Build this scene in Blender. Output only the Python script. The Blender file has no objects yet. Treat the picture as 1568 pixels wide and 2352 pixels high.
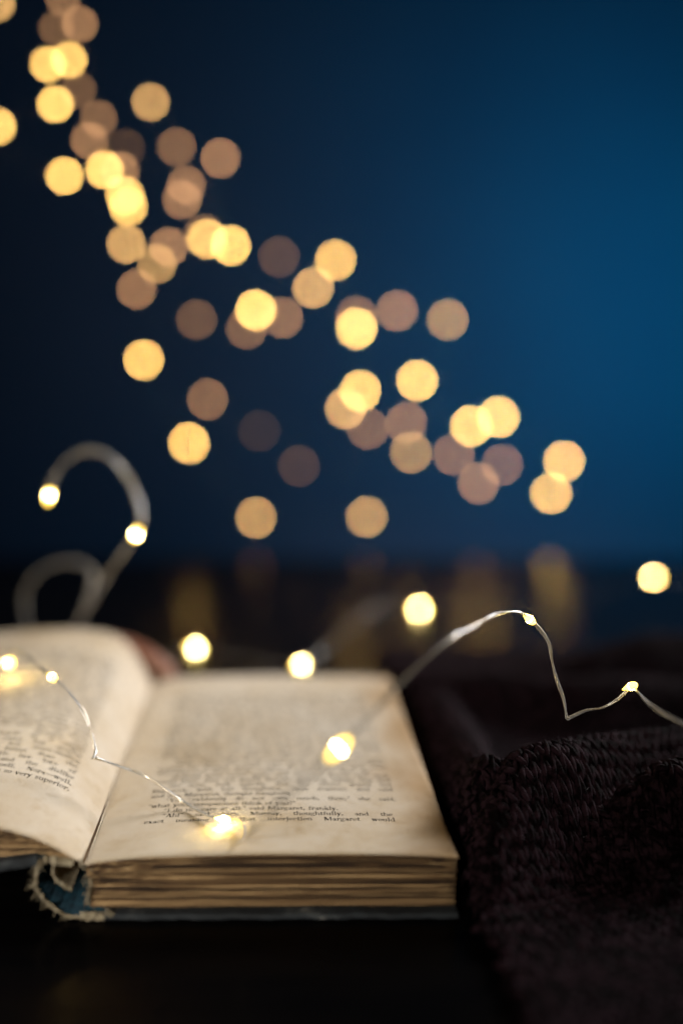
import bpy, math, random
import numpy as np
from mathutils import Vector, Matrix

random.seed(7)
rng = np.random.default_rng(7)
sc = bpy.context.scene
col = sc.collection

# ------------------------------------------------------------------ camera
CAM_H, PITCH, F1568 = 0.182, math.radians(8.8), 2286.3     # height over the table, tilt, focal length in picture units
SP, CP = math.sin(PITCH), math.cos(PITCH)
cd = bpy.data.cameras.new('camera')
cam = bpy.data.objects.new('camera', cd); col.objects.link(cam)
cam.location = (0, 0, CAM_H)
cam.rotation_euler = (math.pi/2 - PITCH, 0, 0)
cd.sensor_fit = 'VERTICAL'; cd.sensor_height = 36; cd.sensor_width = 24; cd.lens = 35
cd.clip_start = 0.01; cd.clip_end = 50
cd.dof.use_dof = True
cd.dof.focus_distance = 0.350
cd.dof.aperture_fstop = 1.6
cd.dof.aperture_blades = 0
sc.camera = cam

# ------------------------------------------------------------------ world, lamps, exposure
w = bpy.data.worlds.new('World'); sc.world = w; w.use_nodes = True
bgn = w.node_tree.nodes['Background']
bgn.inputs[0].default_value = (0.35, 0.45, 0.7, 1); bgn.inputs[1].default_value = 0.006

def area(name, loc, target, size, power, color, size_y=None, spread=180):
    l = bpy.data.lights.new(name, 'AREA'); l.energy = power; l.color = color
    l.spread = math.radians(spread); l.shape = 'RECTANGLE'; l.size = size; l.size_y = size_y or size
    o = bpy.data.objects.new(name, l); col.objects.link(o)
    o.location = loc
    o.rotation_euler = (Vector(target) - Vector(loc)).to_track_quat('-Z', 'Y').to_euler()
    return o
area('window_light', (0.90, 1.12, 0.72), (-0.13, 0.43, 0.02), 0.50, 2.0, (1.0, 0.955, 0.93), 0.56, 42)
area('wall_light', (0.42, 0.86, 0.24), (0.36, 1.36, 0.23), 0.16, 2.1, (0.0, 0.72, 1.0))
area('room_light', (-0.45, -0.70, 0.42), (-0.12, 0.33, 0.0), 0.3, 0.26, (1.0, 0.88, 0.72), None, 20)

sc.view_settings.view_transform = 'Standard'; sc.view_settings.look = 'None'
sc.view_settings.exposure = 0; sc.view_settings.gamma = 1
sc.view_settings.use_curve_mapping = False
sc.render.engine = 'CYCLES'
cy = sc.cycles
cy.use_denoising = True
try:
    cy.denoiser = 'OPENIMAGEDENOISE'; cy.denoising_input_passes = 'RGB'; cy.denoising_prefilter = 'ACCURATE'; cy.denoising_quality = 'HIGH'
except Exception: pass
cy.use_adaptive_sampling = False
cy.use_light_tree = True
cy.max_bounces = 6; cy.diffuse_bounces = 3; cy.glossy_bounces = 3
cy.caustics_reflective = False; cy.caustics_refractive = False
cy.sample_clamp_indirect = 3.0

# ------------------------------------------------------------------ helpers
FWD = np.array([0, CP, -SP]); DOWN = np.array([0, -SP, -CP]); RIGHT = np.array([1.0, 0, 0])
CAM = np.array([0, 0, CAM_H])
def at(x, y, z):
    """world point seen at picture point (x, y) at depth z"""
    return CAM + z * (FWD + (x - 784) / F1568 * RIGHT + (y - 1176) / F1568 * DOWN)
def on(x, y, h):
    """world point at height h seen at picture point (x, y)"""
    return at(x, y, (CAM_H - h) / (SP + (y - 1176) / F1568 * CP))

def mesh_obj(name, verts, faces, mat, parent=None, smooth=True):
    me = bpy.data.meshes.new(name)
    me.from_pydata([tuple(map(float, v)) for v in verts], [], [tuple(map(int, f)) for f in faces]); me.update()
    if smooth: me.polygons.foreach_set('use_smooth', [True] * len(me.polygons))
    o = bpy.data.objects.new(name, me); col.objects.link(o)
    if mat: me.materials.append(mat)
    if parent: o.parent = parent
    return o
def mesh_np(name, verts, quads, mat, parent=None, smooth=True):
    me = bpy.data.meshes.new(name)
    n, m = len(verts), len(quads); k = quads.shape[1]
    me.vertices.add(n); me.vertices.foreach_set('co', np.asarray(verts, np.float32).ravel())
    me.loops.add(m * k); me.loops.foreach_set('vertex_index', np.asarray(quads, np.int32).ravel())
    me.polygons.add(m); me.polygons.foreach_set('loop_start', np.arange(m, dtype=np.int32) * k)
    me.update(calc_edges=True); me.validate()
    if smooth: me.polygons.foreach_set('use_smooth', np.ones(len(me.polygons), bool))
    o = bpy.data.objects.new(name, me); col.objects.link(o)
    if mat: me.materials.append(mat)
    if parent: o.parent = parent
    return o
def empty(name, label=None, cat=None, group=None):
    o = bpy.data.objects.new(name, None); col.objects.link(o); o.empty_display_size = 0.01
    tag(o, label, cat, group); return o
def tag(o, label=None, cat=None, group=None, kind=None):
    if label: o['label'] = label
    if cat: o['category'] = cat
    if group: o['group'] = group
    if kind: o['kind'] = kind
    return o

def nodes(name):
    m = bpy.data.materials.new(name); m.use_nodes = True
    nt = m.node_tree; return m, nt, nt.nodes['Principled BSDF']
def N(nt, typ, **kw):
    n = nt.nodes.new(typ)
    for k, v in kw.items():
        if k in n.inputs: n.inputs[k].default_value = v
        else: setattr(n, k, v)
    return n
def ramp(nt, stops):
    r = nt.nodes.new('ShaderNodeValToRGB'); e = r.color_ramp.elements
    while len(e) < len(stops): e.new(0.5)
    for el, (p, c) in zip(e, stops): el.position = p; el.color = (*c, 1)
    return r
def noise_mat(name, stops, scale, rough=0.7, detail=6, stretch=(1, 1, 1), bump=0.0, bscale=None, metallic=0, spec=None):
    m, nt, b = nodes(name)
    tc = N(nt, 'ShaderNodeTexCoord'); mp = N(nt, 'ShaderNodeMapping'); mp.inputs['Scale'].default_value = stretch
    nt.links.new(tc.outputs['Object'], mp.inputs['Vector'])
    n = N(nt, 'ShaderNodeTexNoise', Scale=scale, Detail=detail, Roughness=0.6)
    nt.links.new(mp.outputs[0], n.inputs['Vector'])
    r = ramp(nt, stops); nt.links.new(n.outputs['Fac'], r.inputs[0]); nt.links.new(r.outputs[0], b.inputs['Base Color'])
    b.inputs['Roughness'].default_value = rough; b.inputs['Metallic'].default_value = metallic
    if spec is not None: b.inputs['Specular IOR Level'].default_value = spec
    if bump:
        n2 = N(nt, 'ShaderNodeTexNoise', Scale=bscale or scale * 3, Detail=4)
        nt.links.new(mp.outputs[0], n2.inputs['Vector'])
        bp = N(nt, 'ShaderNodeBump', Strength=bump, Distance=0.0006)
        nt.links.new(n2.outputs['Fac'], bp.inputs['Height']); nt.links.new(bp.outputs[0], b.inputs['Normal'])
    return m

# ------------------------------------------------------------------ materials
M = {}
def paper():
    m, nt, b = nodes('aged_paper')
    tc = N(nt, 'ShaderNodeTexCoord')
    n1 = N(nt, 'ShaderNodeTexNoise', Scale=28, Detail=8, Roughness=0.65)
    n2 = N(nt, 'ShaderNodeTexNoise', Scale=170, Detail=6, Roughness=0.7)
    for n in (n1, n2): nt.links.new(tc.outputs['Object'], n.inputs['Vector'])
    r1 = ramp(nt, [(0.28, (0.52, 0.41, 0.26)), (0.46, (0.64, 0.55, 0.42)), (0.66, (0.70, 0.63, 0.52))])
    nt.links.new(n1.outputs['Fac'], r1.inputs[0])
    r2 = ramp(nt, [(0.32, (0.78, 0.70, 0.58)), (0.48, (1, 1, 1))])
    nt.links.new(n2.outputs['Fac'], r2.inputs[0])
    mx = N(nt, 'ShaderNodeMix', data_type='RGBA', blend_type='MULTIPLY'); mx.inputs[0].default_value = 0.5
    nt.links.new(r1.outputs[0], mx.inputs[6]); nt.links.new(r2.outputs[0], mx.inputs[7])
    # foxed brown margin stain, strongest along the leaf's fore-edge (uv x = 1)
    uv = N(nt, 'ShaderNodeUVMap'); sx = N(nt, 'ShaderNodeSeparateXYZ'); nt.links.new(uv.outputs[0], sx.inputs[0])
    n3 = N(nt, 'ShaderNodeTexNoise', Scale=45, Detail=6); nt.links.new(tc.outputs['Object'], n3.inputs['Vector'])
    ad = N(nt, 'ShaderNodeMath', operation='MULTIPLY_ADD'); nt.links.new(n3.outputs['Fac'], ad.inputs[0]); ad.inputs[1].default_value = 0.22
    nt.links.new(sx.outputs[0], ad.inputs[2])
    mr = N(nt, 'ShaderNodeMapRange', interpolation_type='SMOOTHSTEP'); mr.inputs[1].default_value = 0.93; mr.inputs[2].default_value = 1.16
    nt.links.new(ad.outputs[0], mr.inputs[0])
    mx2 = N(nt, 'ShaderNodeMix', data_type='RGBA', blend_type='MULTIPLY')
    nt.links.new(mr.outputs[0], mx2.inputs[0]); nt.links.new(mx.outputs[2], mx2.inputs[6]); mx2.inputs[7].default_value = (0.62, 0.46, 0.28, 1)
    nt.links.new(mx2.outputs[2], b.inputs['Base Color'])
    b.inputs['Roughness'].default_value = 0.75; b.inputs['Specular IOR Level'].default_value = 0.25
    bp = N(nt, 'ShaderNodeBump', Strength=0.25, Distance=0.0004)
    nt.links.new(n2.outputs['Fac'], bp.inputs['Height']); nt.links.new(bp.outputs[0], b.inputs['Normal'])
    return m
M['paper'] = paper()
M['edge'] = noise_mat('browned_page_edges', [(0.40, (0.026, 0.013, 0.006)), (0.5, (0.15, 0.088, 0.040)), (0.61, (0.42, 0.29, 0.15))], 18, 0.85, 2, (0.22, 0.22, 85), 0.6, 300)
M['redleaf'] = noise_mat('reddish_old_paper', [(0.35, (0.24, 0.09, 0.055)), (0.65, (0.42, 0.25, 0.20))], 50, 0.8)
M['cover'] = noise_mat('worn_blue_grey_cloth', [(0.36, (0.010, 0.014, 0.020)), (0.55, (0.022, 0.030, 0.040)), (0.64, (0.06, 0.07, 0.08)), (0.74, (0.32, 0.32, 0.31))], 95, 0.8, 8, (1, 1, 2.5), 0.5, 700)
M['spine'] = noise_mat('blue_spine_cloth', [(0.35, (0.003, 0.022, 0.042)), (0.65, (0.006, 0.055, 0.095))], 180, 0.85, 5, (1, 1, 1), 0.6, 900)
M['thread'] = noise_mat('cream_frayed_thread', [(0.35, (0.22, 0.18, 0.115)), (0.65, (0.50, 0.45, 0.34))], 400, 0.9)
M['ink'] = noise_mat('black_brown_ink', [(0.35, (0.020, 0.016, 0.012)), (0.65, (0.045, 0.036, 0.028))], 900, 0.8)
M['wire'] = noise_mat('silver_wire', [(0.3, (0.66, 0.68, 0.70)), (0.7, (0.86, 0.88, 0.90))], 200, 0.28, 2, metallic=0.55)
M['copper'] = noise_mat('copper_tinted_wire', [(0.3, (0.70, 0.60, 0.44)), (0.7, (0.84, 0.80, 0.72))], 200, 0.26, 2, metallic=0.4)
M['wool'] = noise_mat('dark_plum_wool', [(0.42, (0.0022, 0.0010, 0.0016)), (0.60, (0.0270, 0.0135, 0.0200))], 260, 0.75, 5, (1, 1, 1), 0.7, 1800, spec=0.05)
M['fuzz'] = noise_mat('plum_wool_fibre', [(0.35, (0.030, 0.018, 0.025)), (0.65, (0.07, 0.048, 0.062))], 200, 0.7)
M['table'] = noise_mat('black_brown_polished_wood', [(0.35, (0.0016, 0.0016, 0.0020)), (0.65, (0.0030, 0.0027, 0.0028))], 14, 0.23, 8, (1, 9, 1), 0.03, 160, spec=0.06)
M['wall'] = noise_mat('deep_blue_wall_paint', [(0.35, (0.070, 0.074, 0.150)), (0.65, (0.078, 0.081, 0.160))], 5, 0.8, 4, (1, 1, 1), 0.2, 220, spec=0.2)
M['table'].node_tree.nodes['Principled BSDF'].inputs['Specular Tint'].default_value = (1.0, 0.62, 0.34, 1)
def bulb_mat(name, strength, c=(1.0, 0.60, 0.17)):
    m, nt, b = nodes(name)
    b.inputs['Base Color'].default_value = (0.9, 0.8, 0.6, 1); b.inputs['Roughness'].default_value = 0.2
    b.inputs['Emission Color'].default_value = (*c, 1); b.inputs['Emission Strength'].default_value = strength
    return m

# ------------------------------------------------------------------ setting: wall and table
def wall():
    Y = 1.36
    nx, nz = 40, 30
    v = []; f = []
    for j in range(nz + 1):
        for i in range(nx + 1):
            x = -2.6 + 5.2 * i / nx; z = -0.75 + 2.9 * j / nz
            v.append((x, Y + 0.004 * math.sin(3.1 * x + 1.3 * z) + 0.003 * math.sin(5.7 * z - x), z))
    for j in range(nz):
        for i in range(nx):
            a = j * (nx + 1) + i; f.append((a, a + 1, a + nx + 2, a + nx + 1))
    tag(mesh_obj('wall', v, f, M['wall']), 'plain deep blue wall behind the strings of lights', 'wall', kind='structure')
wall()
def table():
    X0, X1, Y0, Y1, H, bev = -1.1, 1.1, -0.45, 0.90, 0.035, 0.004
    ring = lambda d, z: [(X0 + d, Y0 + d, z), (X1 - d, Y0 + d, z), (X1 - d, Y1 - d, z), (X0 + d, Y1 - d, z)]
    v = []
    for d, z in ((bev, -H), (0, -H + bev), (0, -bev), (bev * 0.3, -bev * 0.3), (bev, 0)): v += ring(d, z)
    f = [(3, 2, 1, 0)]
    for k in range(4):
        for i in range(4):
            a = 4 * k + i; b = 4 * k + (i + 1) % 4; f.append((a, b, b + 4, a + 4))
    f.append((16, 17, 18, 19))
    tag(mesh_obj('table', v, f, M['table'], smooth=False), 'black brown polished table top under the open book', 'table')
table()

# ------------------------------------------------------------------ the book
HP = 0.021                                   # height of the open right-hand leaf
G, R = on(198, 1969, HP), on(1053, 1966, HP)
FG, FR = on(350, 1553, HP), on(893, 1553, HP)
lerp = lambda a, b, t: a + (b - a) * t
L_PAGE = float(np.linalg.norm(FG - G)); W_PAGE = float(np.linalg.norm(R - G))
def smooth_profile(pts):
    xs = np.array([p[0] for p in pts]); ys = np.array([p[1] for p in pts])
    d = np.gradient(ys, xs)
    def f(x):
        x = np.clip(x, xs[0], xs[-1]); i = int(np.clip(np.searchsorted(xs, x) - 1, 0, len(xs) - 2))
        h = xs[i+1] - xs[i]; t = (x - xs[i]) / h
        return float((2*t**3-3*t**2+1)*ys[i] + (t**3-2*t**2+t)*h*d[i] + (-2*t**3+3*t**2)*ys[i+1] + (t**3-t**2)*h*d[i+1])
    return f
near_prof = smooth_profile([(0, 0.0), (0.004, 0.0010), (0.012, 0.0048), (0.020, 0.0080), (0.028, 0.0103), (0.05, 0.0135), (0.08, 0.0125), (0.122, 0.008)])
far_prof = smooth_profile([(0, 0.0), (0.003, 0.006), (0.008, 0.014), (0.014, 0.0195), (0.022, 0.0230), (0.032, 0.0245), (0.05, 0.025), (0.085, 0.022), (0.122, 0.016)])
def h_right(u, v):
    return -0.0026 * math.exp(-u / 0.10) + 0.0010 * math.sin(math.pi * min(1, u)) * (1 - 0.3 * v) - 0.0006 * max(0, u - 0.93) / 0.07 * 1.0
def right_pt(u, v, dz=0.0, k=1.0):
    """point on (or under, k < 1) the right-hand leaf"""
    p = lerp(lerp(G, R, u), lerp(FG, FR, u), v).copy()
    p[2] = HP + h_right(u, v) * k + dz
    return p
dirN = (G - R) / np.linalg.norm(G - R); dirF = (FG - FR) / np.linalg.norm(FG - FR)
GUT = -0.0026
def h_left(s, v):
    t = v ** 0.85
    return lerp(near_prof(s), far_prof(s), t) + GUT * math.exp(-s / 0.006)
def left_pt(s, v, h):
    p = lerp(G, FG, v) + lerp(dirN, dirF, v) * s
    p[2] = h; return p
def board_left(s):                            # top of the tilted left-hand board
    return 0.0226 - 0.150 * (s - 0.0147)
def left_floor(s):
    a = 0.0192 + 0.0022 * min(1, s / 0.0147)
    return min(a if s < 0.0147 else 1e9, board_left(s) + 0.0002) if s >= 0.0147 else a

book = empty('open_book', 'old open book with yellowed printed pages and a torn blue spine', 'book')

def leaf_grid(name, fn, nu, nv, thick):
    top, uvs = [], []
    for j in range(nv + 1):
        for i in range(nu + 1):
            top.append(fn(i / nu, j / nv)); uvs.append((i / nu, j / nv))
    n = len(top); v = top + [np.array(p) - np.array([0, 0, thick]) for p in top]
    q = lambda i, j: j * (nu + 1) + i
    f = []
    for j in range(nv):
        for i in range(nu):
            f.append((q(i, j), q(i + 1, j), q(i + 1, j + 1), q(i, j + 1)))
            f.append((n + q(i, j + 1), n + q(i + 1, j + 1), n + q(i + 1, j), n + q(i, j)))
    for i in range(nu):
        f.append((q(i + 1, 0), q(i, 0), n + q(i, 0), n + q(i + 1, 0)))
        f.append((q(i, nv), q(i + 1, nv), n + q(i + 1, nv), n + q(i, nv)))
    for j in range(nv):
        f.append((q(0, j), q(0, j + 1), n + q(0, j + 1), n + q(0, j)))
        f.append((q(nu, j + 1), q(nu, j), n + q(nu, j), n + q(nu, j + 1)))
    o = mesh_obj(name, v, f, M['paper'], book)
    ul = o.data.uv_layers.new(name='UVMap'); uvall = uvs + uvs
    vi = np.zeros(len(o.data.loops), np.int32); o.data.loops.foreach_get('vertex_index', vi)
    ul.data.foreach_set('uv', np.array(uvall, np.float32)[vi].ravel())
    return o
def wob(u, k=0.0):
    return 0.0002 * math.sin(9 * u + k) + 0.00013 * math.sin(23 * u + 2 * k)
page_r = leaf_grid('page', lambda u, v: right_pt(u ** 1.35, v + (wob(u, 1) - 0.0002) / L_PAGE * (1 if v == 0 else 0)), 90, 60, 0.00012)
tag(page_r, 'open right-hand printed page')
SL = 0.121
def left_page(u, v):
    s = SL * u ** 1.6
    return left_pt(s, v, HP + h_left(s, v))
page_l = leaf_grid('page', left_page, 90, 60, 0.00012)
tag(page_l, 'curling left-hand printed page')

def layers(name, n, nu, front, bottom, top, us, pitch_fill=0.86, mat='edge', spine_ragged=0.0):
    """stack of thin leaves: front(u) -> point at v on given height"""
    V, Fq = [], []
    goff = 0.0; left = 0
    for k in range(n):
        a, b = k / n, (k + pitch_fill) / n
        if left == 0: left = int(rng.integers(1, 4)); goff = rng.normal(0, 0.0006)
        left -= 1
        if left == 0: b -= 0.45 / n
        off = goff + rng.normal(0, 0.00010); ph = rng.uniform(0, 9); amp = rng.uniform(0.5, 1.6)
        if rng.random() < 0.16: off -= rng.uniform(0.0002, 0.0006)
        ue = rng.normal(0, 0.0016); sj = rng.uniform(-1, 1) * spine_ragged
        base = len(V)
        for i in range(nu + 1):
            t = i / nu; u = us(t)
            if i == 0: u = u + sj
            if i == nu: u = u + ue
            for v_end in (0, 1):
                o = (off + amp * wob(t, ph) + 0.00010 * math.sin(60 * t + ph * 3)) / L_PAGE
                v = (0.0012 / L_PAGE + o) if v_end == 0 else (1 + o - 0.0008 / L_PAGE)
                for fr in (a, b):
                    V.append(front(u, v, lerp(bottom(u, v), top(u, v), fr)))
        for i in range(nu):
            p = base + 4 * i; q = p + 4
            Fq += [(p, q, q + 1, p + 1), (p + 3, q + 3, q + 2, p + 2), (p + 1, q + 1, q + 3, p + 3), (p + 2, q + 2, q, p)]
        p = base; q = base + 4 * nu
        Fq += [(p, p + 1, p + 3, p + 2), (q + 2, q + 3, q + 1, q)]
    o = mesh_np(name, np.array(V), np.array(Fq), M[mat], book, smooth=False)
    return tag(o, kind='stuff')
def rb(u, v, h):
    p = right_pt(u, v); p[2] = h; return p
BT = 0.0025
layers('leaf_stack', 42, 40, rb, lambda u, v: BT + 0.0001 - 0.0000 * u,
       lambda u, v: HP + h_right(max(0, u), max(0, min(1, v))) - 0.00025, lambda t: 0.004 + 0.990 * t ** 1.2, spine_ragged=0.006)
layers('leaf_stack', 28, 40, lambda s, v, h: left_pt(s, v, h), lambda s, v: left_floor(max(0, s)),
       lambda s, v: HP + h_left(max(0, s), max(0, min(1, v))) - 0.00025, lambda t: 0.0006 + (SL - 0.002) * t ** 1.6, spine_ragged=0.0004)

# a loosened bundle of reddish leaves standing up behind the left-hand page
def red_bundle():
    V, Fq = [], []
    nu = 26
    for k in range(7):
        base = len(V)
        for i in range(nu + 1):
            s = -0.012 + 0.050 * i / nu
            for v in (1.004 + 0.006 * k, 1.008 + 0.006 * k):
                x = max(0.0, min(0.06, (s + 0.014)))
                top = 0.021 + far_prof(min(0.122, x * 0.72)) * (1.0 - 0.03 * k) - 0.0015
                for h in (0.010, max(0.0105, top)):
                    V.append(left_pt(s, v, h))
        for i in range(nu):
            p = base + 4 * i; q = p + 4
            Fq += [(p, q, q + 1, p + 1), (p + 3, q + 3, q + 2, p + 2), (p + 1, q + 1, q + 3, p + 3), (p + 2, q + 2, q, p)]
        p = base; q = base + 4 * nu
        Fq += [(p, p + 1, p + 3, p + 2), (q + 2, q + 3, q + 1, q)]
    o = mesh_np('loose_leaves', np.array(V), np.array(Fq), M['redleaf'], book, smooth=False)
    tag(o, 'reddish brown loosened leaves behind the left-hand page', kind='stuff')
red_bundle()

# boards
def board(name, pts_fn, nu, nv, label):
    """closed rounded board: pts_fn(u, v, k) k=0 bottom 1 top"""
    V, f = [], []
    prof = [(0.0, 0.18), (0.0, 0.82), (0.3, 1.0)]
    for j in range(nv + 1):
        for i in range(nu + 1):
            u, v = i / nu, j / nv
            jit = 0.00022 * math.sin(37 * u + 5 * v) + 0.00016 * math.sin(91 * u)
            V.append(pts_fn(u, v, 1, jit)); V.append(pts_fn(u, v, 0, jit))
    q = lambda i, j, k: 2 * (j * (nu + 1) + i) + k
    for j in range(nv):
        for i in range(nu):
            f.append((q(i, j, 0), q(i + 1, j, 0), q(i + 1, j + 1, 0), q(i, j + 1, 0)))
            f.append((q(i, j + 1, 1), q(i + 1, j + 1, 1), q(i + 1, j, 1), q(i, j, 1)))
    for i in range(nu):
        f.append((q(i + 1, 0, 0), q(i, 0, 0), q(i, 0, 1), q(i + 1, 0, 1)))
        f.append((q(i, nv, 0), q(i + 1, nv, 0), q(i + 1, nv, 1), q(i, nv, 1)))
    for j in range(nv):
        f.append((q(0, j, 0), q(0, j + 1, 0), q(0, j + 1, 1), q(0, j, 1)))
        f.append((q(nu, j + 1, 0), q(nu, j, 0), q(nu, j, 1), q(nu, j + 1, 1)))
    o = mesh_obj(name, V, f, M['cover'], book, smooth=False)
    bm = o.modifiers.new('bevel', 'BEVEL'); bm.width = 0.0007; bm.segments = 2; bm.limit_method = 'ANGLE'; bm.angle_limit = math.radians(50)
    return tag(o, label)
def rboard(u, v, k, jit):
    uu = 0.045 + 0.955 * u
    p = right_pt(uu, -0.016 + 1.03 * v); p[1] += jit * (1 if v < 0.01 else 0)
    p[2] = (0.0003 if k == 0 else BT - 0.0001) + 0.0002 * math.sin(13 * u) * k * 0
    return p
board('cover', rboard, 60, 3, 'worn blue grey board under the right-hand pages')
def lboard(u, v, k, jit):
    s = 0.0150 + 0.110 * u
    p = left_pt(s, -0.014 + 1.03 * v, board_left(s) - (0.0034 if k == 0 else 0.0001)); p[1] += jit * (1 if v < 0.01 else 0)
    return p
board('cover', lboard, 60, 3, 'worn blue grey board tilted under the left-hand pages')

# torn spine cloth hanging in a curve between the boards
def catmull(P, n):
    P = [np.array(p, float) for p in P]; P = [2 * P[0] - P[1]] + P + [2 * P[-1] - P[-2]]
    out = []
    for i in range(1, len(P) - 2):
        a, b, c, d = P[i-1], P[i], P[i+1], P[i+2]
        for k in range(n):
            t = k / n
            out.append(0.5 * ((2*b) + (-a + c)*t + (2*a - 5*b + 4*c - d)*t*t + (-a + 3*b - 3*c + d)*t**3))
    out.append(P[-2]); return out
SPINE = catmull([(0.0139, 0.0224), (0.0150, 0.0190), (0.0163, 0.0140), (0.0159, 0.0114), (0.0139, 0.0078), (0.0106, 0.0040), (0.0065, 0.0016), (0.0010, 0.0010), (-0.006, 0.0012)], 7)
INNER = catmull([(0.0098, 0.0200), (0.0109, 0.0163), (0.0098, 0.0131), (0.0068, 0.0106), (0.0050, 0.0098)], 7)
def ribbon(name, prof, v0, v1, th, mat, ragged):
    n = len(prof); nv = 10; V, f = [], []
    for j in range(nv + 1):
        for i, (s, h) in enumerate(prof):
            a = prof[max(0, i-1)]; b = prof[min(n-1, i+1)]; d = np.array([b[0]-a[0], b[1]-a[1]]); d /= np.linalg.norm(d)
            nrm = np.array([-d[1], d[0]])
            rag = ragged * (math.sin(i * 2.1) * 0.5 + math.sin(i * 5.3) * 0.5)
            v = lerp(v0 + rag * (j == 0), v1 + (rag if v1 < 0.5 else 0) * (j == nv) * 3, j / nv)
            for k in (-0.5, 0.5):
                V.append(left_pt(s + nrm[0]*th*k, v, max(0.0003, h + nrm[1]*th*k)))
    q = lambda i, j, k: 2 * (j * n + i) + k
    for j in range(nv):
        for i in range(n - 1):
            f += [(q(i, j, 0), q(i, j+1, 0), q(i+1, j+1, 0), q(i+1, j, 0)), (q(i, j, 1), q(i+1, j, 1), q(i+1, j+1, 1), q(i, j+1, 1))]
    for i in range(n - 1):
        f += [(q(i, 0, 0), q(i+1, 0, 0), q(i+1, 0, 1), q(i, 0, 1)), (q(i, nv, 1), q(i+1, nv, 1), q(i+1, nv, 0), q(i, nv, 0))]
    return mesh_obj(name, V, f, M[mat], book)
spine = tag(ribbon('spine_cloth', SPINE, -0.004, 1.005, 0.0006, 'spine', 0.004), 'torn blue spine cloth with frayed cream edges')
lining = tag(ribbon('spine_lining', INNER, -0.004, 0.10, 0.0006, 'thread', 0.004), 'torn cream lining strip inside the spine')

def tube(points, r, sides=6, taper=False, closed_ends=True):
    P = [np.array(p, float) for p in points]; n = len(P)
    T = [P[min(n-1, i+1)] - P[max(0, i-1)] for i in range(n)]
    T = [t / (np.linalg.norm(t) + 1e-12) for t in T]
    up = np.array([0, 0, 1.0]) if abs(T[0][2]) < 0.9 else np.array([1.0, 0, 0])
    nrm = np.cross(T[0], up); nrm /= np.linalg.norm(nrm)
    V, f = [], []
    for i in range(n):
        nrm = nrm - T[i] * np.dot(nrm, T[i]); nrm /= np.linalg.norm(nrm) + 1e-12
        bn = np.cross(T[i], nrm)
        rr = (r[i] if hasattr(r, '__len__') else r) * ((1 - 0.8 * i / (n-1)) if taper else 1)
        for k in range(sides):
            a = 2 * math.pi * k / sides
            V.append(P[i] + rr * (math.cos(a) * nrm + math.sin(a) * bn))
    for i in range(n - 1):
        for k in range(sides):
            a = i*sides + k; b = i*sides + (k+1) % sides
            f.append((a, b, b + sides, a + sides))
    f.append(tuple(range(sides))[::-1]); f.append(tuple((n-1)*sides + k for k in range(sides)))
    return V, f
def join(parts):
    V, F = [], []
    for v, f in parts:
        o = len(V); V += list(v); F += [tuple(i + o for i in q) for q in f]
    return V, F
def frays():
    parts = []
    pr = SPINE[4:] 
    for rep in range(3):                     # cords running along the torn front edge
        pts = []
        for i, (s, h) in enumerate(SPINE[2:-3]):
            pts.append(left_pt(s + random.gauss(0, 0.00022), -0.009 - 0.0015 * rep + random.gauss(0, 0.0012), max(0.0006, h + random.gauss(0, 0.00022))))
        parts.append(tube(pts, 0.00034 if rep == 0 else 0.00022, 6))
    for k in range(46):                      # stray threads
        i = random.randrange(len(SPINE) - 4); s, h = SPINE[i]
        L = random.uniform(0.0012, 0.0042); ang = random.uniform(math.pi * 0.55, math.pi * 1.75)
        cx, ch = math.cos(ang), math.sin(ang)
        pts = [left_pt(s - cx * L * t + random.gauss(0, .0001), -0.008 - random.uniform(0, .010) * t, max(0.0005, h + ch * L * t * 0.8 - 0.0012 * t * t + random.gauss(0, .00012))) for t in (0, .3, .6, .85, 1)]
        parts.append(tube(pts, random.uniform(0.00010, 0.00024), 5, taper=True))
    for k in range(26):                      # frayed linen at the foot of the leaf stack
        s = random.uniform(-0.0075, 0.002); h = random.uniform(0.0004, 0.0030)
        pts = [left_pt(s - 0.0016 * math.sin(2.5 * t + k), -0.010 - 0.006 * t, max(0.0006, h + 0.0018 * math.sin(3 * t + k * 1.7) * t)) for t in (0, .25, .5, .75, 1)]
        parts.append(tube(pts, random.uniform(0.0002, 0.0004), 5))
    for k in range(26):                      # glue and linen shreds up the back of the leaf stack
        h = random.uniform(0.004, 0.0165); s = random.uniform(-0.0015, 0.0012)
        pts = [left_pt(s + random.gauss(0, .0004), random.uniform(-.004, .006), h + random.gauss(0, 0.0005)) for _ in range(4)]
        parts.append(tube(pts, random.uniform(0.00012, 0.00030), 5))
    v, f = join(parts)
    tag(mesh_obj('frayed_threads', v, f, M['thread'], book), 'cream frayed threads along the torn spine', kind='stuff')
    parts = []
    for k in range(40):                      # tufts hanging from the left-hand leaves at the spine
        s = random.uniform(0.0015, 0.0145)
        pts = [left_pt(s + random.gauss(0, .0005) * t, -0.002 - .004 * t, left_floor(s) + 0.0008 - 0.0022 * t + random.gauss(0, .0002)) for t in (0, .35, .7, 1)]
        parts.append(tube(pts, random.uniform(0.00012, 0.00035), 5))
    v, f = join(parts)
    tag(mesh_obj('frayed_threads', v, f, M['thread'], book), 'cream shreds of lining under the left-hand leaves', kind='stuff')
frays()

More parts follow.
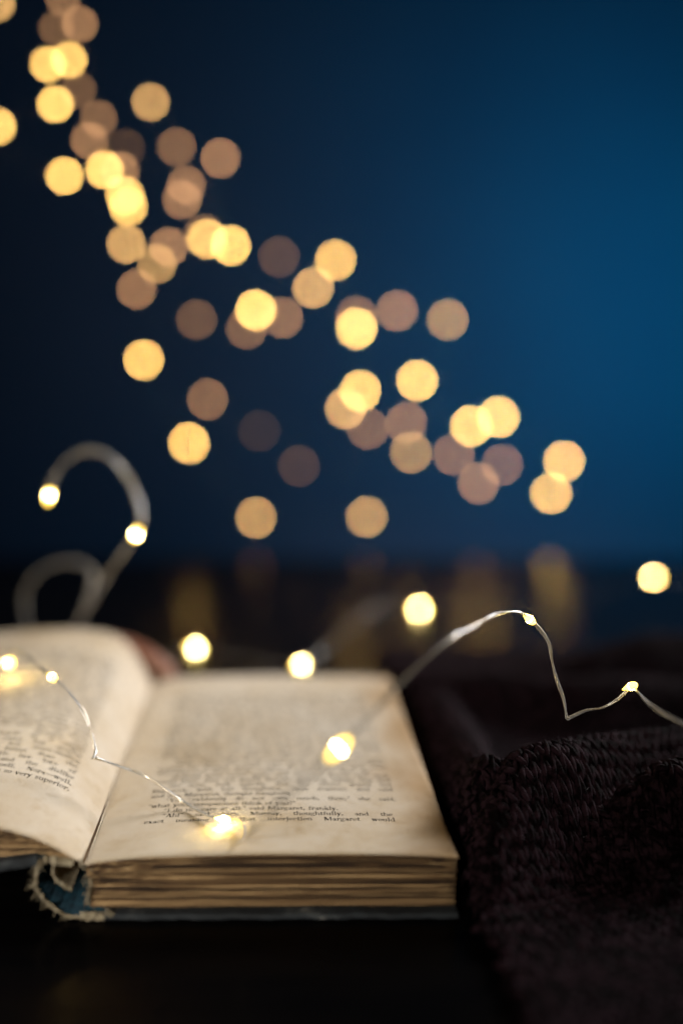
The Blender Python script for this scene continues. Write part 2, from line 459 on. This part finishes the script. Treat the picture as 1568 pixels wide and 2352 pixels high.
# ------------------------------------------------------------------ printed text: a small book face drawn from stems, bowls and serifs
TK, TN, SF = 0.175, 0.062, 0.14
def rect(x0, y0, x1, y1): return [((x0, y0), (x1, y0), (x1, y1), (x0, y1))]
def ln(x0, y0, x1, y1, w):
    return [((x0 - w/2, y0), (x0 + w/2, y0), (x1 + w/2, y1), (x1 - w/2, y1))]
def arc(cx, cy, rx, ry, a0, a1, tk=TK, tn=TN, n=9):
    out = []
    for i in range(n):
        qs = []
        for a in (a0 + (a1-a0)*i/n, a0 + (a1-a0)*(i+1)/n):
            r = math.radians(a); c, s = math.cos(r), math.sin(r); wd = tn + (tk - tn) * abs(c)
            qs.append(((cx + rx*c, cy + ry*s), (cx + max(0, rx - wd)*c, cy + (ry - tn)*s)))
        out.append((qs[0][0], qs[1][0], qs[1][1], qs[0][1]))
    return out
def stem(x, y0, y1, sb='b', st='l'):
    o = rect(x - TK/2, y0, x + TK/2, y1)
    if 'b' in sb: o += rect(x - TK/2 - SF, y0, x + TK/2 + SF, y0 + TN)
    if st == 'l': o += [((x - TK/2 - SF, y1 - 0.13), (x, y1 - 0.10), (x, y1), (x - TK/2 - SF, y1 - 0.05))]
    if st == 'b': o += rect(x - TK/2 - SF, y1 - TN, x + TK/2 + SF, y1)
    return o
def dot(x, y, r=0.15): return arc(x, y, r, r, 0, 360, r, r, 7)
A, D = 1.55, -0.5
def arch(x0, x1): return arc((x0 + x1)/2, 0.62, (x1 - x0)/2 + TK/2, 0.40, 15, 165) 
GL = {
 'a': (0.98, arc(.42, .29, .32, .30, 0, 360) + rect(.55, 0.05, .80, .72) + arc(.46, .66, .34, .34, 0, 165) + rect(.75, 0, .98, TN)),
 'b': (1.08, stem(.26, 0, A, '') + arc(.56, .5, .42, .52, -140, 140)),
 'c': (0.90, arc(.48, .5, .40, .52, 45, 315) + dot(.74, .76)),
 'd': (1.10, stem(.82, 0, A) + arc(.50, .5, .42, .52, 40, 320)),
 'e': (0.94, arc(.48, .5, .41, .52, 0, 320) + rect(.2, .48, .86, .48 + TN)),
 'f': (0.68, stem(.30, 0, 1.15, 'b', '') + arc(.54, 1.15, .37, .40, 40, 180) + rect(.05, .92, .66, 1.0)),
 'g': (0.98, arc(.42, .60, .34, .40, 0, 360) + arc(.44, -.16, .42, .30, 0, 360) + rect(.70, .88, .96, 1.0) + ln(.25, .05, .30, .28, .12)),
 'h': (1.16, stem(.26, 0, A) + stem(.90, 0, .62, 'b', '') + arch(.26, .90)),
 'i': (0.62, stem(.31, 0, 1.0) + dot(.30, 1.36)),
 'j': (0.60, stem(.33, -.2, 1.0, '') + arc(.16, -.22, .30, .26, -150, 0) + dot(.32, 1.36)),
 'k': (1.10, stem(.26, 0, A) + ln(.45, .45, .88, 1.0, .11) + ln(.90, 0, .52, .58, .26) + rect(.70, 0, 1.10, TN) + rect(.68, .92, 1.04, 1.0)),
 'l': (0.62, stem(.31, 0, A)),
 'm': (1.74, stem(.26, 0, 1.0) + stem(.87, 0, .62, 'b', '') + stem(1.48, 0, .62, 'b', '') + arch(.26, .87) + arch(.87, 1.48)),
 'n': (1.16, stem(.26, 0, 1.0) + stem(.90, 0, .62, 'b', '') + arch(.26, .90)),
 'o': (0.98, arc(.49, .5, .43, .52, 0, 360, n=14)),
 'p': (1.10, stem(.26, D, 1.0) + arc(.58, .5, .42, .52, -140, 140)),
 'q': (1.08, stem(.82, D, .95, 'b', '') + arc(.50, .5, .42, .52, 40, 320)),
 'r': (0.84, stem(.28, 0, 1.0) + arc(.56, .66, .32, .36, 50, 165) + dot(.70, .84)),
 's': (0.80, arc(.40, .74, .30, .28, 20, 270, .17) + arc(.40, .27, .32, .28, -160, 90, .17) + rect(.62, .74, .70, 1.0) + rect(.08, .0, .16, .26)),
 't': (0.70, stem(.30, .12, 1.28, '', '') + arc(.50, .22, .32, .24, 180, 330) + rect(.04, .92, .64, 1.0)),
 'u': (1.16, stem(.26, .35, 1.0, '') + stem(.88, 0, 1.0, '') + arc(.57, .36, .43, .38, 180, 345) + rect(.85, 0, 1.12, TN)),
 'v': (1.02, ln(.50, 0, .22, 1.0, .26) + ln(.52, 0, .82, 1.0, .11) + rect(.02, .92, .42, 1.0) + rect(.62, .92, 1.0, 1.0)),
 'w': (1.46, ln(.44, 0, .20, 1.0, .25) + ln(.46, 0, .72, 1.0, .11) + ln(.98, 0, .74, 1.0, .25) + ln(1.0, 0, 1.26, 1.0, .11) + rect(.02, .92, .40, 1.0) + rect(1.08, .92, 1.44, 1.0)),
 'x': (1.04, ln(.80, 0, .22, 1.0, .27) + ln(.22, 0, .80, 1.0, .10) + rect(.02, 0, .40, TN) + rect(.60, 0, 1.02, TN) + rect(.02, .92, .42, 1.0) + rect(.62, .92, 1.0, 1.0)),
 'y': (1.02, ln(.50, 0, .22, 1.0, .26) + ln(.36, -.38, .84, 1.0, .11) + dot(.26, -.38) + rect(.02, .92, .42, 1.0) + rect(.62, .92, 1.0, 1.0)),
 'z': (0.92, rect(.1, 0, .84, TN + .03) + rect(.08, .9, .82, 1.0) + ln(.20, 0, .72, 1.0, .24)),
 'A': (1.44, ln(.22, 0, .72, 1.5, .12) + ln(1.18, 0, .72, 1.5, .27) + rect(.36, .5, 1.05, .58) + rect(.02, 0, .44, TN) + rect(.94, 0, 1.42, TN)),
 'I': (0.74, stem(.37, 0, 1.5, 'b', 'b')),
 'M': (1.86, stem(.24, 0, 1.5, 'b', 'b') + stem(1.56, 0, 1.5, 'b', 'b') + ln(.90, .1, .30, 1.5, .25) + ln(.90, .1, 1.5, 1.5, .12)),
 'N': (1.50, ln(.28, 0, .28, 1.5, .10) + ln(1.2, 0, .32, 1.5, .28) + ln(1.2, 0, 1.2, 1.5, .10) + rect(.04, 0, .5, TN) + rect(.02, 1.42, .46, 1.5) + rect(.98, 1.42, 1.44, 1.5)),
 'Y': (1.40, stem(.70, 0, .7, 'b', '') + ln(.70, .62, .26, 1.5, .26) + ln(.72, .62, 1.12, 1.5, .12) + rect(.02, 1.42, .5, 1.5) + rect(.90, 1.42, 1.38, 1.5)),
 'T': (1.28, stem(.64, 0, 1.5, 'b', '') + rect(.06, 1.40, 1.22, 1.5) + rect(.06, 1.1, .14, 1.5) + rect(1.14, 1.1, 1.22, 1.5)),
 'S': (1.06, arc(.52, 1.12, .40, .40, 20, 270, .2) + arc(.52, .37, .42, .39, -160, 90, .2)),
 'H': (1.56, stem(.28, 0, 1.5, 'b', 'b') + stem(1.26, 0, 1.5, 'b', 'b') + rect(.3, .72, 1.24, .8)),
 '.': (0.46, dot(.22, .14)),
 ',': (0.46, dot(.22, .14) + ln(.16, -.28, .30, .12, .1)),
 '!': (0.56, dot(.28, .14) + ln(.28, .42, .28, 1.5, .20)),
 '?': (0.86, dot(.40, .14) + arc(.42, 1.18, .34, .34, -60, 180) + ln(.40, .4, .48, .86, .1)),
 '-': (0.66, rect(.1, .42, .56, .54)),
 '_': (1.90, rect(.05, .44, 1.85, .53)),
 '[': (0.80, dot(.24, 1.15, .13) + dot(.56, 1.15, .13) + ln(.14, 1.15, .26, 1.42, .08) + ln(.46, 1.15, .58, 1.42, .08)),
 ']': (0.80, dot(.24, 1.38, .13) + dot(.56, 1.38, .13) + ln(.22, 1.08, .36, 1.36, .08) + ln(.54, 1.08, .68, 1.36, .08)),
 "'": (0.40, dot(.2, 1.38, .12)),
}
def text_line(line, width, sx, sy, place, parent, indent=0.0, justify=True, right=False):
    words = line.split(' ')
    tw = sum(GL.get(c, GL['o'])[0] for wd in words for c in wd) * sx
    gaps = max(1, len(words) - 1)
    sp = (width - indent - tw) / gaps if justify else 0.75 * sx
    sp = max(0.35 * sx, min(sp, 2.6 * sx))
    total = tw + sp * (len(words) - 1)
    x = indent if not right else width - total
    V, F = [], []
    for wd in words:
        for c in wd:
            adv, quads = GL.get(c, GL['o'])
            for q in quads:
                o = len(V)
                for (gx, gy) in q: V.append(place(x + gx * sx, gy * sy))
                F.append((o, o+1, o+2, o+3))
            x += adv * sx
        x += sp
    return mesh_obj('text_line', V, F, M['ink'], parent, smooth=False)

RIGHT_LINES = ['exact meaning of that interjection Margaret would', '#[Ah!] said Mrs. Murray, thoughtfully, and the', '#[I do not care at all,] said Margaret, frankly.~',
 '[what your companions think of you?]~', '#[You evidently do not care much, then,] she said,', 'and she, Margaret, thought haughtily~', 'Margaret, with her thoughtful, even manner, and said',
 '#the note, very quietly, that the others would not']
FILL = 'the and she said with her that not very would thought manner there quite mother over even little before never have been such when could other after again about house people great always morning'.split()
def filler(width_units):
    out = []; n = 0
    while n < width_units:
        wd = random.choice(FILL); out.append(wd); n += sum(GL[c][0] for c in wd) + 0.8
    return ' '.join(out[:-1])
SXR, SYR = 0.00156, 0.00180
for k in range(33):
    if k < len(RIGHT_LINES): t = RIGHT_LINES[k]
    else: t = ('#' if random.random() < 0.2 else '') + filler(58)
    ind = 0.006 if t.startswith('#') else 0.0
    short = t.endswith('~') or (k > 8 and random.random() < 0.1)
    t = t.strip('#~')
    v0 = 0.128 + k * 0.0222
    def place(x, y, v0=v0):
        u = 0.130 + x / W_PAGE; v = v0 + y / L_PAGE
        return right_pt(u, v, 0.00006 + 0.00003)
    text_line(t, 0.0905, SXR, SYR, place, page_r, ind, justify=not short)
LEFT_LINES = ['they were both so very superior.', 'than he had been himself. Nora_well,', 'his love of quiet country, and the dislike', 'he had in common with her love of', 'and to be better than she', 'as much by her never-ending', 'to count but quality', 'put himself by a slight', 'thought and']
for k in range(30):
    t = LEFT_LINES[k] if k < len(LEFT_LINES) else filler(54)
    v0 = 0.180 + k * 0.0222
    def place(x, y, v0=v0):
        s = 0.0118 + (0.085 - x); v = v0 + y / L_PAGE
        return left_pt(s, v, HP + h_left(s, v) + 0.00010)
    text_line(t, 0.085, SXR, SYR, place, page_l, 0, justify=k > 0, right=True)

# ------------------------------------------------------------------ knitted blanket
def poly_d(px, py, pts):
    """distance to a polyline and interpolated height"""
    best = np.full(px.shape, 1e9); hh = np.zeros(px.shape)
    for a, b in zip(pts[:-1], pts[1:]):
        dx, dy = b[0]-a[0], b[1]-a[1]; t = np.clip(((px-a[0])*dx + (py-a[1])*dy) / (dx*dx + dy*dy), 0, 1)
        d = np.hypot(px - a[0] - t*dx, py - a[1] - t*dy); m = d < best
        best = np.where(m, d, best); hh = np.where(m, a[2] + (b[2]-a[2])*t, hh)
    return best, hh
def ridge(pts): 
    return [tuple(p[:2]) + (h,) for p, h in [(on(x, y, h), h) for x, y, h in pts]]
RIDGES = [
    (ridge([(1130, 2080, .020), (1085, 1960, .034), (1095, 1850, .044), (1140, 1785, .045), (1210, 1752, .042), (1320, 1726, .038), (1450, 1696, .036), (1640, 1655, .035)]), 0.0165),
    (ridge([(1400, 1880, .022), (1450, 1822, .031), (1510, 1790, .035), (1660, 1745, .037)]), 0.017),
    (ridge([(1000, 1600, .014), (1050, 1660, .019), (1085, 1720, .027), (1115, 1770, .036)]), 0.014),
    (ridge([(960, 1545, .016), (1150, 1560, .022), (1350, 1575, .024), (1640, 1570, .026)]), 0.022),
    (ridge([(1500, 2100, .008), (1540, 2000, .016), (1590, 1900, .022), (1700, 1850, .026)]), 0.015),
    (ridge([(1290, 1520, .012), (1380, 1490, .024), (1480, 1470, .029), (1680, 1460, .030)]), 0.030),
]
EDGE_A, EDGE_B = right_pt(1.0, 0.0)[:2], right_pt(1.0, 1.0)[:2]
def blanket_h(x, y):
    h = np.full(x.shape, 0.0045)
    for pts, wd in RIDGES:
        d, hh = poly_d(x, y, pts)
        hr = hh * np.exp(-(d / wd) ** 2 * 1.15)
        h = np.maximum(h, hr) + 0.25 * np.minimum(h, hr)
    h = h + 0.0016 * np.sin(38*x + 21*y) * np.cos(31*y - 17*x) + 0.0010 * np.sin(90*x - 50*y)
    # press down against the book: thin rounded edge
    ex, ey = EDGE_B - EDGE_A; L = math.hypot(ex, ey); dist = ((x - EDGE_A[0]) * ey - (y - EDGE_A[1]) * ex) / L     # + to the right of the fore-edge
    k = np.clip((dist - 0.0035) / 0.012, 0, 1); k = np.sqrt(1 - (1 - k) ** 2)
    lead = np.clip((y - 0.292 + 0.40 * np.clip(x - 0.10, 0, 0.2)) / 0.045, 0, 1) ** 0.8
    front = np.maximum(lead, 0.16 + 0.05 * np.sin(60 * x + 35 * y)) * np.clip((y - 0.175) / 0.03, 0, 1) * np.clip((0.60 - y) / 0.07, 0, 1) ** 0.5
    return np.maximum(0.0022, np.maximum(h * front, 0.0042 * np.clip((y - 0.175) / 0.03, 0, 1)) * k), dist
blanket = empty('knitted_blanket', 'dark plum chunky knitted blanket heaped in folds beside the book', 'blanket')
def make_blanket():
    # backing sheet
    xs = np.linspace(-0.02, 0.42, 190); ys = np.linspace(0.13, 0.605, 220)
    X, Y = np.meshgrid(xs, ys); H, D_ = blanket_h(X, Y)
    idx = -np.ones(X.shape, int); keep = (D_ > 0.0035)
    beyond = (Y > EDGE_B[1] + 0.012) & (X > -0.005 + 0*Y)
    keep = keep & (X > 0.012) & (H > 0.0024)
    idx[keep] = np.arange(keep.sum())
    V = np.stack([X[keep], Y[keep], np.maximum(0.0006, H[keep] - 0.0012)], 1)
    a, b, c, d = idx[:-1, :-1], idx[:-1, 1:], idx[1:, 1:], idx[1:, :-1]
    ok = (a >= 0) & (b >= 0) & (c >= 0) & (d >= 0)
    Q = np.stack([a[ok], b[ok], c[ok], d[ok]], 1)
    mesh_np('knit_backing', V, Q, M['wool'], blanket)
    # stitches
    phi = math.radians(28); ca, sa = math.cos(phi), math.sin(phi)
    cpitch, rpitch = 0.0044, 0.0034
    I, J = np.meshgrid(np.arange(-130, 180), np.arange(-40, 330))
    A_ = I * cpitch; B_ = J * rpitch
    px = 0.02 + A_ * ca - B_ * sa; py = 0.16 + A_ * sa + B_ * ca
    px = px + 0.0012 * np.sin(0.21 * J) ; py = py + 0.0010 * np.sin(0.17 * I)
    px, py = px.ravel(), py.ravel()
    H, D_ = blanket_h(px, py)
    # only what the picture can see (with a margin)
    rel = np.stack([px, py, H - CAM_H], 1); zc = rel @ FWD; xc = rel @ RIGHT / zc; yc = rel @ DOWN / zc
    vis = (D_ > 0.005) & (H > 0.0030) & (px > 0.013) & (py > 0.165) & (py < 0.595) & (xc < 0.44) & (xc > 0.03) & (yc < 0.60)
    px, py = px[vis], py[vis]
    n = len(px)
    e = 0.0006
    hx = (blanket_h(px + e, py)[0] - blanket_h(px - e, py)[0]) / (2*e); hy = (blanket_h(px, py + e)[0] - blanket_h(px, py - e)[0]) / (2*e)
    hx, hy = np.clip(hx, -2.2, 2.2), np.clip(hy, -2.2, 2.2)
    nz = 1 / np.sqrt(1 + hx**2 + hy**2); nrm = np.stack([-hx*nz, -hy*nz, nz], 1)
    tb = np.stack([np.full(n, ca), np.full(n, sa), ca*hx + sa*hy], 1)         # across the column (stretched with the slope)
    tt = np.stack([np.full(n, -sa), np.full(n, ca), -sa*hx + ca*hy], 1)       # along the column
    P0 = np.stack([px, py, blanket_h(px, py)[0]], 1)
    nl, na = 5, 6
    prof = [(-1.0, 0.15), (-0.62, 0.78), (0.0, 1.0), (0.62, 0.78), (1.0, 0.15)]
    allV, allQ = [], []; base = 0
    q = []
    for i in range(nl - 1):
        for k in range(na):
            q.append((i*na + k, i*na + (k+1) % na, (i+1)*na + (k+1) % na, (i+1)*na + k))
    q = np.array(q)
    for sgn in (-1, 1):
        jit = rng.normal(0, 1, (n, 3)) * 0.00016; scl = rng.uniform(0.88, 1.12, n)[:, None]; tilt = math.radians(27) + rng.normal(0, 0.07, n)[:, None]
        ax = tt * np.cos(tilt) + tb * sgn * np.sin(tilt); ay = tb * np.cos(tilt) - tt * sgn * np.sin(tilt)
        C = P0 + tb * sgn * 0.00110 + jit + nrm * 0.0002
        V = np.zeros((n, nl*na, 3))
        for i, (t, r) in enumerate(prof):
            for k in range(na):
                a = 2*math.pi*k/na
                V[:, i*na + k] = C + ax * (0.0029 * t) * scl + ay * (0.00102 * r * math.cos(a)) * scl + nrm * (0.00145 * r * math.sin(a) + 0.0005 * (1 - t*t) - 0.0003 * t) * scl
        allV.append(V.reshape(-1, 3))
        allQ.append((q[None] + (base + np.arange(n)[:, None, None] * nl * na)).reshape(-1, 4)); base += n*nl*na
    o = mesh_np('knit_stitches', np.concatenate(allV), np.concatenate(allQ), M['wool'], blanket)
    tag(o, kind='stuff')
    # loose wool fibres
    m = 9000; ids = rng.integers(0, n, m)
    root = P0[ids] + nrm[ids] * 0.0010 + rng.normal(0, 0.0007, (m, 3))
    d1 = nrm[ids] * rng.uniform(0.2, 0.9, (m, 1)) + rng.normal(0, 0.6, (m, 3)); d1 /= np.linalg.norm(d1, axis=1)[:, None]
    Ln = rng.uniform(0.0010, 0.0026, (m, 1)); side = np.cross(d1, rng.normal(0, 1, (m, 3))); side /= np.linalg.norm(side, axis=1)[:, None]
    wv = 0.000030
    mid = root + d1 * Ln * 0.55 + rng.normal(0, 0.0002, (m, 3)); tip = mid + (d1 + rng.normal(0, 0.5, (m, 3))) * Ln * 0.45
    V = np.stack([root - side*wv, root + side*wv, mid + side*wv, mid - side*wv, tip + side*wv*0.4, tip - side*wv*0.4], 1).reshape(-1, 3)
    b0 = np.arange(m)[:, None] * 6
    Q = np.concatenate([b0 + np.array([[0, 1, 2, 3]]), b0 + np.array([[3, 2, 4, 5]])])
    tag(mesh_np('wool_fuzz', V, Q, M['fuzz'], blanket), kind='stuff')
make_blanket()

# ------------------------------------------------------------------ fairy lights
def bulb_mesh(name, r, length, sides=12):
    prof = [(-0.62, 0.16), (-0.5, 0.30), (-0.30, 0.62), (-0.08, 0.90), (0.12, 1.0), (0.32, 0.90), (0.46, 0.62), (0.54, 0.30), (0.57, 0.06)]
    V, f = [], []
    for (t, rr) in prof:
        for k in range(sides):
            a = 2*math.pi*k/sides; V.append((r*rr*math.cos(a), r*rr*math.sin(a), t*length))
    for i in range(len(prof)-1):
        for k in range(sides):
            a = i*sides+k; b = i*sides+(k+1) % sides; f.append((a, b, b+sides, a+sides))
    f.append(tuple(range(sides))[::-1]); f.append(tuple((len(prof)-1)*sides+k for k in range(sides)))
    me = bpy.data.meshes.new(name); me.from_pydata(V, [], f); me.update()
    me.polygons.foreach_set('use_smooth', [True]*len(me.polygons)); return me
BM = bulb_mesh('bulb', 0.00150, 0.0056)
BM_FAR = bulb_mesh('bulb', 0.0025, 0.0050); BM_DIM = bulb_mesh('bulb', 0.0025, 0.0050); BM_MID = bulb_mesh('bulb', 0.0025, 0.0050)
CORE = bulb_mesh('light_core', 0.00150, 0.0026)
_mats = {}
def glow(me, strength, tint):
    key = (me.name, round(strength, 2), tint)
    if key not in _mats:
        mm = me.copy(); mm.materials.clear(); mm.materials.append(bulb_mat('bulb_glow', strength, tint)); _mats[key] = mm
    return _mats[key]
def bulb(parent, p, d, strength, me):
    if me is BM:          # resin drop with the lit chip showing through its middle
        o = bpy.data.objects.new('bulb', glow(me, max(3.0, strength * 0.05), (1.0, 0.62, 0.07))); col.objects.link(o); o.parent = parent
        c = bpy.data.objects.new('light_core', glow(CORE, strength, (1.0, 0.80, 0.34))); col.objects.link(c); c.parent = o
    else:
        strength, t = (strength * 1.36, (1.0, 0.58, 0.145)) if me is BM_FAR else (strength, (1.0, 0.56, 0.185) if me is BM_MID else (1.0, 0.50, 0.22))
        o = bpy.data.objects.new('bulb', glow(me, strength, t)); col.objects.link(o); o.parent = parent
    o.location = p; o.rotation_euler = Vector(d).to_track_quat('Z', 'Y').to_euler()
    return o
def wire_mesh(name, pts, parent, r=0.00034, gap=0.00031, mat='wire', n=10, twist=420, sides=6):
    C = catmull(pts, n)
    L = [0]
    for a, b in zip(C[:-1], C[1:]): L.append(L[-1] + float(np.linalg.norm(b - a)))
    T = [C[min(len(C)-1, i+1)] - C[max(0, i-1)] for i in range(len(C))]
    objs = []
    for sgn in (1, -1):
        P = []
        for c, t, l in zip(C, T, L):
            t = t / (np.linalg.norm(t) + 1e-12)
            s1 = np.cross(t, (0.13, 0.2, 0.97)); s1 /= np.linalg.norm(s1) + 1e-12; s2 = np.cross(t, s1)
            a = l * twist * 0.35 + 0.6 * math.sin(l * 80)
            P.append(c + sgn * gap * (math.cos(a) * s1 + math.sin(a) * s2))
        v, f = tube(P, r, sides)
        objs.append(mesh_obj(name, v, f, M[mat] if sgn > 0 else M['copper'], parent))
    return objs
def light_string(name, label, pts, bulbs, group, mat='wire', r=0.00034, gap=0.00031, n=10):
    """pts: world points of the wire; bulbs: (index in pts, strength, mesh)"""
    e = empty(name, label, 'string lights', group)
    wire_mesh('wire', pts, e, r, gap, mat, n)
    for (i, s, me, off) in bulbs:
        p = np.array(pts[i]); d = np.array(pts[min(len(pts)-1, i+1)]) - np.array(pts[max(0, i-1)])
        b = bulb(e, p + np.array(off), d, s, me)
        if i == 31 and me is BM: b.scale = (1.25, 1.25, 1.5)
    return e
GRP = 'strings of warm fairy lights'
# 1. the string that lies over the book and arches across the blanket
s1 = [at(-60, 1560, .47), at(-15, 1520, .45), at(20, 1497, .43), at(60, 1505, .405), at(95, 1535, .385), at(120, 1555, .375), at(150, 1580, .37), at(185, 1622, .366), at(205, 1665, .364), at(217, 1712, .362), at(219, 1728, .361),
      at(216, 1738, .359), at(212, 1741, .357), at(220, 1741, .356), at(240, 1748, .358), at(285, 1763, .360), at(330, 1780, .362), at(380, 1812, .360), at(430, 1848, .358), at(475, 1872, .349), at(512, 1882, .3430),
      at(540, 1883, .343), at(557, 1892, .340), at(561, 1908, .336), at(556, 1924, .331), at(548, 1934, .327), at(545, 1936, .321), at(556, 1927, .312), at(590, 1895, .295), at(650, 1836, .280), at(715, 1778, .276), at(775, 1722, .280), at(835, 1660, .284), at(900, 1590, .287), at(960, 1530, .291),
      at(1030, 1470, .299), at(1085, 1440, .313), at(1130, 1415, .329), at(1165, 1406, .342), at(1195, 1407, .348), at(1214, 1421, .351), at(1240, 1447, .352), at(1260, 1478, .352), at(1266, 1515, .352), at(1277, 1560, .352), at(1293, 1605, .352), at(1299, 1640, .352),
      at(1302, 1651, .352), at(1312, 1646, .352), at(1345, 1632, .352), at(1380, 1626, .352), at(1415, 1608, .351), at(1446, 1581, .350), at(1464, 1590, .344), at(1485, 1612, .334), at(1520, 1638, .322), at(1580, 1668, .312), at(1640, 1690, .305)]
light_string('fairy_light_string', 'fairy light string lying across both pages and arching over the blanket', s1,
    [(2, 420, BM, at(22, 1522, .437) - s1[2]), (5, 150, BM, (0, 0, 0)), (20, 420, BM, (0, 0, .0)), (31, 100, BM, (0, 0, 0)), (40, 160, BM, (0, 0, 0)), (52, 160, BM, (0, 0, 0.0006))], GRP)
# 2. the looped string rising behind the left-hand page
s2 = [at(113, 1140, 0.485), at(122, 1105, 0.487), at(150, 1060, 0.490), at(200, 1035, 0.495), at(250, 1047, 0.500), at(290, 1090, 0.500), at(315, 1140, 0.495), at(325, 1190, 0.490), at(314, 1226, 0.490), at(290, 1262, 0.500), at(255, 1310, 0.515),
      at(215, 1375, 0.530), at(185, 1425, 0.540), at(150, 1475, 0.560), at(110, 1500, 0.590), at(75, 1470, 0.590), at(60, 1420, 0.580), at(60, 1360, 0.575), at(90, 1315, 0.570), at(140, 1292, 0.565), at(195, 1296, 0.560), at(215, 1330, 0.550), at(200, 1385, 0.550), at(180, 1450, 0.560), at(172, 1500, 0.590)]
light_string('fairy_light_string', 'fairy light string looping up in a hook behind the left-hand page', s2, [(0, 260, BM, (0, 0, 0)), (8, 300, BM, (0, 0, 0))], GRP, r=0.00070, gap=0.0006)
# 3. the string trailing over the table behind the book
s3 = [on(380, 1545, .004), on(410, 1500, .010), on(448, 1488, .0018), on(490, 1500, .006), on(545, 1503, .004), on(600, 1520, .006), on(690, 1526, .003), on(760, 1480, .006), on(800, 1440, .004), on(850, 1405, .006), on(905, 1390, .006), on(962, 1398, .0018), on(1040, 1400, .004), on(1150, 1405, .003), on(1290, 1390, .003), at(1400, 1352, .73), at(1500, 1326, .70), at(1580, 1340, .69), at(1660, 1380, .68)]
light_string('fairy_light_string', 'fairy light string trailing over the table behind the open book', s3, r=0.00013, gap=0.00013, group=GRP, bulbs=[(2, 420, BM, (0, 0, 0)), (6, 420, BM, (0, 0, 0)), (11, 520, BM, (0, 0, 0)), (16, 420, BM, (0, 0, 0))])

# 4. the strings hanging before the wall: (x, y, brightness)
BOKEH = [(-6, 8, .62), (145, -6, .22), (130, 64, .15), (184, 55, .28), (110, 148, .78), (159, 137, .82), (180, 207, .13), (128, 239, .9), (227, 272, .2), (346, 234, .5), (-4, 290, .85), (205, 322, .28),
 (289, 339, .05), (405, 337, .2), (506, 363, .32), (148, 404, .9), (240, 390, .95), (276, 392, .3), (287, 449, .8), (295, 474, .8), (428, 425, .26), (418, 459, .3), (290, 560, .62), (388, 567, .32), (468, 537, .15), (361, 606, .42), (314, 664, .3), (475, 549, .7), (530, 564, .95),
 (640, 590, .09), (451, 734, .13), (566, 755, .2), (587, 712, 1.05), (649, 730, .25), (330, 827, .82), (477, 917, .22), (596, 990, .03), (434, 1018, .88), (770, 597, .7), (719, 661, .65), (819, 727, .2), (818, 754, 1.0), (911, 714, .3), (1027, 734, .38),
 (957, 874, .9), (827, 898, .88), (793, 938, .65), (845, 984, .2), (933, 971, .27), (943, 1039, .38), (1041, 1044, .24), (1081, 978, .92), (1143, 958, .92), (1098, 1110, .3), (1152, 1068, .2), (686, 1070, .06), (588, 1189, .5), (842, 1187, .48), (1294, 1059, .72), (1265, 1133, .68)]
def depth(x, y):
    t = max(0, min(1, (x + y) / 1500)); return 0.80 + 0.26 * t
GAIN = 46.0
def hanging(items, label):
    items = sorted(items, key=lambda b: b[0] * 0.75 + b[1])
    # chain greedily so that the wire runs down from bulb to bulb
    chain = [items.pop(0)]
    while items:
        c = chain[-1]; j = min(range(len(items)), key=lambda k: math.hypot(items[k][0]-c[0], items[k][1]-c[1]) + 0.5*(items[k][0]*0.75 + items[k][1])); chain.append(items.pop(j))
    pts, bl = [], []
    for k, (x, y, s) in enumerate(chain):
        z = depth(x, y) + random.uniform(-0.015, 0.015)
        if k == 0: pts.append(at(x - 30, y - 60, z))
        pts.append(at(x, y, z)); i = len(pts) - 1
        r_px = 0.0025 / z * F1568; coc = F1568 * 0.0219 * (1/0.352 - 1/z) / 2
        bl.append((i, GAIN * s * (coc / (r_px * 1.0)) ** 2 / 46.0 * 0.95, BM_FAR if s > 0.66 else BM_MID if s > 0.36 else BM_DIM, (0, 0, 0)))
        if k < len(chain) - 1:
            nx, ny, _ = chain[k+1]; pts.append(at((x+nx)/2 + random.uniform(-12, 12), (y+ny)/2 + random.uniform(0, 25), (z + depth(nx, ny))/2))
    light_string('hanging_light_string', label, pts, bl, GRP, n=4, r=0.00007, gap=0.00007, mat='copper')
hanging([b for b in BOKEH if b[2] >= 0.42], 'blurred string of bright golden lights sweeping down before the wall')
hanging([b for b in BOKEH if b[2] < 0.42], 'blurred string of dim amber lights sweeping down before the wall')
